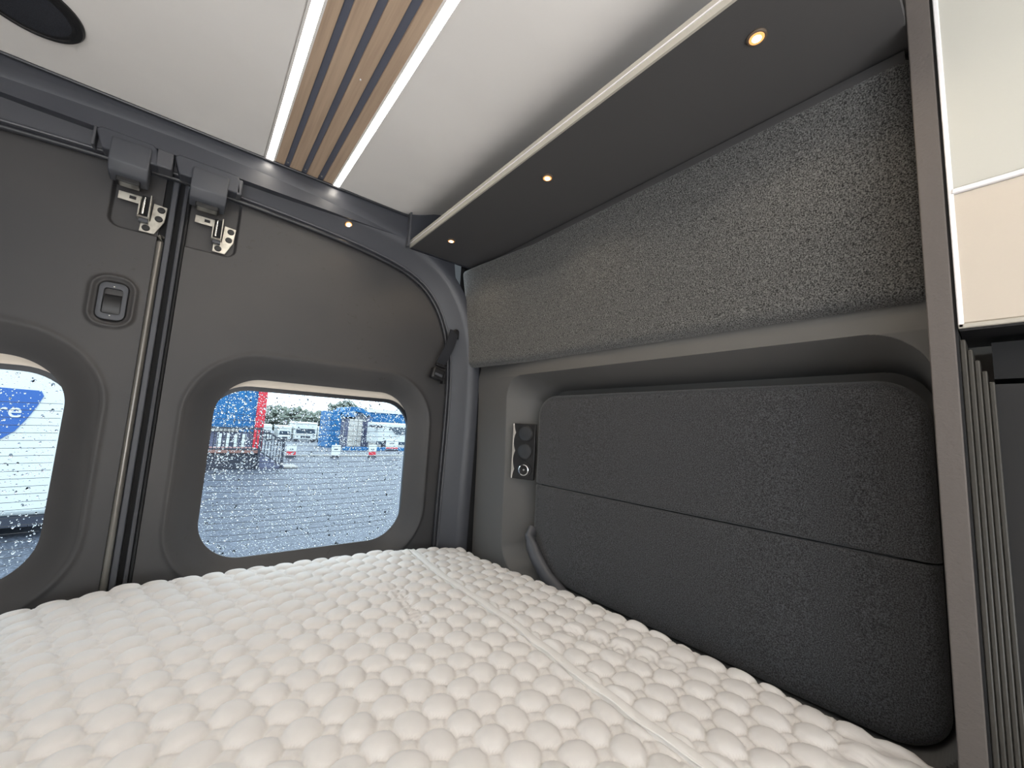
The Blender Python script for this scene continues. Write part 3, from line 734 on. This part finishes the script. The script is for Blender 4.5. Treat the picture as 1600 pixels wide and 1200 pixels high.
# ================================================================ OUTSIDE
GZ = -1.95
m_asph = mat('wet_asphalt', srgb(48, 54, 66), .6, noise=(34, srgb(100, 106, 120), .46, .68, 8), bump=(60, .5, .01))  # pale speckle carries surface sparkle in the colour, besides the asphalt grain
m_blue = mat('blue_cladding', srgb(6, 84, 136), .7, noise=(2, srgb(10, 94, 146), .4, .6))
m_red = mat('red_post', srgb(190, 36, 52), .6)
m_wht = mat('white_gloss', srgb(200, 204, 204), .5)
m_wht2 = mat('vehicle_white', srgb(196, 200, 200), .45)
m_dgl = mat('vehicle_glass', srgb(58, 70, 84), .15)
m_dk = mat('dark_metal', srgb(40, 44, 58), .5)
m_leaf = mat('hedge_leaf', srgb(84, 92, 82), .9, noise=(1.2, srgb(114, 120, 110), .35, .65))
m_bark = mat('bark', srgb(80, 66, 56), .9)
m_deck = mat('deck_timber', srgb(132, 96, 88), .7)
m_kerb = mat('pale_kerb', srgb(150, 147, 142), .8)
m_gshed = mat('grey_steel', srgb(84, 88, 112), .5)
m_sticker = mat('logo_blue', srgb(34, 82, 150), .6)
gr = MB(); yy = [-6, 22, 80, 150]; zz_ = [GZ, GZ, GZ-.037*58, GZ-.037*58]
gr.grid([[(-60, a, b), (90, a, b)] for a, b in zip(yy, zz_)])
g = structure(gr.build('ground', m_asph))
def gz(y): return GZ-.037*max(0, min(y, 80)-22)
# blue building with a red corner post
bl = empty('blue_building', (-1.2, 27, GZ), 'blue clad building with a red corner post, left in the right rear window', 'building')
n_ = 14
for i in range(n_):
    x0 = -6.5+i*(8.95/n_); MB().box(x0+.01, x0+8.95/n_-.01, 22.0, 22.08, -.75, 5.2).build('cladding_panel', m_blue, bl)
MB().box(-6.5, 2.45, 22.08, 29, -.75, 5.2).build('wall', m_blue, bl)
MB().box(-6.5, 2.45, 22.05, 29, gz(24), -.75).build('base_wall', m_gshed, bl)
MB().box(2.30, 2.66, 21.90, 22.3, -1.90, 5.25).build('corner_post', m_red, bl, bevel=.01)
MB().box(-1.2, 1.7, 21.9, 22.0, -.76, -.60).build('fascia', m_kerb, bl)
for x0 in (.95, 1.25, 1.55, 1.85): MB().box(x0, x0+.18, 21.95, 22.04, -1.5, -.85).build('poster', m_wht, bl)
# access ramp with railing
rp = empty('access_ramp', (1.3, 18, GZ), 'raised timber ramp with black railings in front of the blue building', 'ramp')
MB().box(-1.8, 2.05, 17.4, 19.4, -1.36, -1.26).build('deck', m_deck, rp, bevel=.01)
MB().box(-1.8, 2.05, 17.5, 19.3, -1.95, -1.37).build('skirting', m_dk, rp)
for k in range(4): MB().box(2.05+.22*k, 2.27+.22*k, 17.45, 19.3, GZ, -1.42-.14*k).build('step', m_gshed, rp)
MB().box(2.85, 3.45, 17.5, 18.4, GZ, -1.87).build('kerb_stone', m_kerb, rp, bevel=.02)
xs_ = list(np.arange(-1.75, 2.06, .115))
for x in xs_: MB().box(x-.014, x+.014, 17.42, 17.45, -1.26, -.48).build('baluster', m_dk, rp)
MB().box(-1.8, 2.07, 17.40, 17.47, -.50, -.43).build('top_rail', m_dk, rp)
MB().box(-1.8, 2.07, 17.40, 17.47, -1.24, -1.19).build('bottom_rail', m_dk, rp)
MB().prism([(2.05, -.50), (2.05, -.43), (2.85, -.86), (2.85, -.93)], 'y', 17.40, 17.47).build('top_rail', m_dk, rp)
MB().prism([(2.05, -1.30), (2.05, -1.24), (2.85, -1.78), (2.85, -1.84)], 'y', 17.40, 17.47).build('bottom_rail', m_dk, rp)
for i in range(7):
    x = 2.13+i*.1; MB().box(x-.014, x+.014, 17.42, 17.45, -1.30-.66*(x-2.05), -.46-.54*(x-2.05)).build('baluster', m_dk, rp)
for x, zt in ((2.06, -.40), (2.84, -.80), (.2, -.42)): MB().box(x-.04, x+.04, 17.38, 17.48, GZ, zt).build('post', m_dk, rp)
# A-boards
def aboard(x, y, w, z0, z1, red, label):
    t = empty('sign_board', (x, y, z0), label, 'sign', 'small white signs on the car park')
    MB().box(x-w/2, x+w/2, y, y+.04, z0+.12, z1).build('panel', m_wht, t, bevel=.01)
    if red: MB().box(x-w/2+.02, x+w/2-.02, y-.012, y, z0+.14, z0+.14+red).build('red_band', m_red, t)
    MB().box(x-w*.22, x+w*.2, y-.012, y, (z0+z1)/2+.08, (z0+z1)/2+.13).build('print', m_dk, t)
    MB().box(x-w/2, x+w/2, y-.06, y+.10, z0, z0+.10).build('foot', m_dk, t)
aboard(3.95, 22, .44, -1.93, -1.30, .16, 'white sign board with red band, nearest the ramp railing')
aboard(6.03, 22, .46, -1.93, -1.28, 0, 'plain white sign board in front of the blue arch')
aboard(7.95, 22, .44, -1.93, -1.24, .18, 'white sign board with red foot, right of the blue arch')
aboard(9.25, 22.5, .75, -1.60, -.93, .07, 'wide white sign with a red bottom line before the coach')
# blue shed with arched front
ar = empty('blue_arch_shed', (12.2, 44, gz(44)), 'blue arched storage shed with grey doors in the middle distance', 'shed')
zb = gz(44)
def xat(px, y):   # x on the sight line through a column of the frame, at depth y
    c = np.array([(px-800), (600-668), -616.]); r = R3 @ c; return float(r[0]*y/r[1])
MB().box(xat(515, 42), xat(532, 42), 42, 46, zb, .95).build('side_wall', m_blue, ar)
arch = [(xat(532, 42), zb)]; xl, xr = xat(530, 42), xat(576, 42)
mb = MB(); out = []; inn = []
for k in range(17):
    a = PI*k/16; out.append(((xl+xr)/2-(xr-xl)/2*math.cos(a), .55+.95*math.sin(a))); inn.append(((xl+xr)/2-(xr-xl)/2*.86*math.cos(a), .40+.62*math.sin(a)))
mb.grid([[(x, 42.0, z) for x, z in out], [(x, 42.0, z) for x, z in inn], [(x, 42.4, z) for x, z in inn]]); mb.build('arch_fascia', m_blue, ar)
mb = MB(); mb.grid([[(x, 42.0, z) for x, z in out], [(x, 46, z) for x, z in out]]); mb.build('arch_roof', m_blue, ar, smooth=True)
for i in range(6):
    a = xl+.1+i*(xr-xl-.2)/6; MB().box(a+.03, a+(xr-xl-.2)/6-.03, 42.3, 42.4, zb, .25).build('door_leaf', [m_gshed, m_gshed, m_inner, m_inner, m_inner, m_gshed][i], ar)
MB().box(xr-.25, xr+.1, 42, 46, zb, .7).build('side_wall', m_gshed, ar)
# blue hall with pale stripes behind the coach
hl = empty('blue_hall', (18, 48, gz(48)), 'low blue hall with pale roof line at the right of the rear window', 'building')
xa, xb_ = xat(576, 46), xat(700, 46)
MB().box(xa, xb_, 46, 56, gz(46), .55).build('lower_wall', m_inner, hl)
MB().box(xa, xb_, 45.9, 56, .0, 1.15).build('blue_band', m_blue, hl)
MB().box(xa, xb_, 45.7, 56.2, 1.15, 1.55).build('roof_fascia', m_wht, hl)
# coach / motorhome in front of the hall
def van(name, label, x0, x1, y, z0, z1, cat='vehicle', group=None, cab=True):
    t = empty(name, ((x0+x1)/2, y+2, z0), label, cat, group)
    h = z1-z0; w_ = x1-x0
    MB().box(x0, x1, y+.3, y+5, z0+.12*h, z1).build('body', m_wht2, t, bevel=.06*h)
    MB().prism([(x0+.08*w_, z0+.42*h), (x0+.12*w_, z0+.66*h), (x1-.12*w_, z0+.66*h), (x1-.08*w_, z0+.42*h)], 'y', y+.22, y+.34).build('windscreen', m_dgl, t)
    MB().box(x0+.04*w_, x1-.04*w_, y, y+.5, z0+.12*h, z0+.40*h).build('bonnet', m_wht2, t, bevel=.04*h)
    MB().box(x0+.30*w_, x1-.30*w_, y-.05, y+.02, z0+.20*h, z0+.30*h).build('grille', m_dk, t)
    for s_ in (0, 1):
        cx_ = x0+.16*w_ if s_ == 0 else x1-.16*w_
        MB().lathe([(.13*h, 0), (.13*h, .3), (.08*h, .32)], (cx_, y+.2, z0+.13*h), axis='y', n=16).build('wheel', m_dk, t)
        MB().lathe([(.04*h, 0), (.035*h, -.06)], (cx_, y+.02, z0+.27*h), axis='y', n=12).build('headlamp', m_chrome, t)
    return t
YV = 75
for (p0, p1, zt, zbm, lab) in ((404, 426, -1.15, -3.85, 'white motorhome half hidden behind the red corner post'), (436, 457, -1.25, -3.85, 'white van-sized motorhome left of the tall one'),
                     (460, 497, -.60, -3.95, 'large white motorhome with a bulging cab roof'), (498, 514, -1.25, -3.9, 'white van beside the blue shed wall')):
    van('motorhome', lab, xat(p0, YV), xat(p1, YV), YV, gz(YV), gz(YV)+(zt-zbm), 'motorhome', 'motorhomes parked before the trees')
cx0, cx1 = xat(590, 38), xat(680, 38)
ch = empty('parked_coach', ((cx0+cx1)/2, 40, gz(38)), 'white coach-like motorhome with dark side window before the blue hall', 'motorhome')
MB().box(cx0, cx1, 38, 41, gz(38)+.5, .05).build('body', m_wht2, ch, bevel=.15)
MB().prism([(cx0+1.2, -.35), (cx0+3.6, -.35), (cx0+3.6, -1.05), (cx0+1.9, -1.05)], 'y', 37.9, 38.02).build('side_window', m_dgl, ch)
MB().box(cx0-.6, cx0+.4, 37.8, 38.6, -.45, -.25).build('mirror_arm', m_dk, ch)
MB().box(cx0, cx1, 37.96, 38.0, gz(38)+.45, gz(38)+.75).build('skirt', m_dgl, ch)
for a in (1.0, 4.6): MB().lathe([(.45, 0), (.45, .3), (.2, .32)], (cx0+a, 37.9, gz(38)+.45), axis='y', n=18).build('wheel', m_dk, ch)
kb = MB().box(xat(540, 34), xat(690, 34), 34, 34.35, gz(34), gz(34)+.28).build('blue_kerb', m_blue, bevel=.02); tag(kb, 'long low blue kerb strip before the shed and coach', 'kerb')
pk = MB().box(xat(440, 24), xat(690, 24), 24.2, 24.5, gz(24)-.05, gz(24)+.05).build('pale_kerb', m_kerb, bevel=.01); tag(pk, 'pale kerb line crossing the wet car park behind the signs', 'kerb')
# lamp post by the coach
# trees behind
def tree(x, y, z0, h, wdt, label, seed):
    r = random.Random(seed); t = empty('tree', (x, y, z0), label, 'tree', 'trees at the far edge of the car park')
    MB().tube([(x, y, z0), (x+.1, y, z0+h*.45)], .22, 8).build('trunk', m_bark, t)
    mb = MB(); n = 380
    for i in range(n):
        a = r.uniform(0, 2*PI); c = r.uniform(-1, 1); q = r.uniform(.45, 1)**.5; s_ = math.sqrt(1-c*c)
        px = x+q*s_*math.cos(a)*wdt/2; py = y+q*s_*math.sin(a)*wdt/2; pz = z0+h*.58+q*c*h*.42
        sz = r.uniform(.35, .85); v = []
        for (dx, dy, dz) in ((1,0,0),(-1,0,0),(0,1,0),(0,-1,0),(0,0,1),(0,0,-1)):
            v.append((px+dx*sz*r.uniform(.6, 1.3), py+dy*sz*r.uniform(.6, 1.3), pz+dz*sz*.8*r.uniform(.6, 1.3)))
        mb.add(v, [(0,2,4),(2,1,4),(1,3,4),(3,0,4),(2,0,5),(1,2,5),(3,1,5),(0,3,5)])
    mb.build('crown', m_leaf, t)
TR = [(392, 632, 94, 7, 'grey-green tree half hidden behind the red corner post'), (434, 638, 108, 8, 'grey-green tree above the gap between the two left motorhomes'),
      (466, 642, 95, 8, 'low rounded tree just above the tall white motorhome'), (506, 646, 108, 8, 'low tree between the tall motorhome and the blue shed'),
      (538, 630, 95, 7.5, 'tallest tree, rising over the left end of the blue shed'), (575, 642, 106, 9, 'tree top behind the right end of the blue shed roof'),
      (612, 648, 95, 8, 'low tree behind the blue hall roof'), (655, 652, 106, 9, 'tree behind the far right end of the blue hall')]
for i, (px, ty, y, wd, lab) in enumerate(TR):
    c = np.array([(px-800), (600-ty), -616.]); r_ = R3 @ c; zt = float(r_[2]*y/r_[1]); x = float(r_[0]*y/r_[1])
    tree(x, y, gz(y), zt-gz(y)+.5, wd, lab, i)
# white van seen through the left rear window
lv = empty('white_van', (-4.5, 9, GZ), 'white van side with a blue emblem, close behind in the left rear window', 'van')
MB().box(-8.5, -1.40, 9.0, 11.0, -1.62, 1.9).build('body', m_wht2, lv, bevel=.08)
MB().box(-8.5, -1.42, 9.05, 11.0, -1.78, -1.62).build('sill', m_dk, lv)
for x in (-6.9, -2.6): MB().lathe([(.36, 0), (.36, .26), (.2, .28)], (x, 8.98, GZ+.36), axis='y', n=24).build('wheel', m_bumper, lv)
em = [(-3.3, .245), (-1.80, .205), (-1.765, .13), (-1.82, -.05), (-1.89, -.22), (-1.98, -.40), (-2.10, -.52), (-2.35, -.60), (-2.8, -.62), (-3.3, -.55)]
MB().prism(em, 'y', 8.985, 8.999).build('emblem', m_sticker, lv)
fc = D.curves.new('emblem_text', 'FONT'); fc.body = 're'; fc.size = .30; fc.extrude = .003
fo = D.objects.new('emblem_text', fc); COL.objects.link(fo)
bpy.context.view_layer.update()
dg = bpy.context.evaluated_depsgraph_get(); tm = D.meshes.new_from_object(fo.evaluated_get(dg)); D.objects.remove(fo)
te = D.objects.new('lettering', tm); COL.objects.link(te); tm.materials.clear(); tm.materials.append(m_wht)
te.parent = lv; te.matrix_parent_inverse = Matrix.Translation(lv.location).inverted(); te.location = (-2.20, 8.98, -.20); te.rotation_euler = (PI/2, 0, 0)

# lift the whole place so the van floor lies at z = 0
bpy.context.view_layer.update()
for o in D.objects:
    if not o.parent: o.location.z += LIFT
bpy.context.view_layer.update()
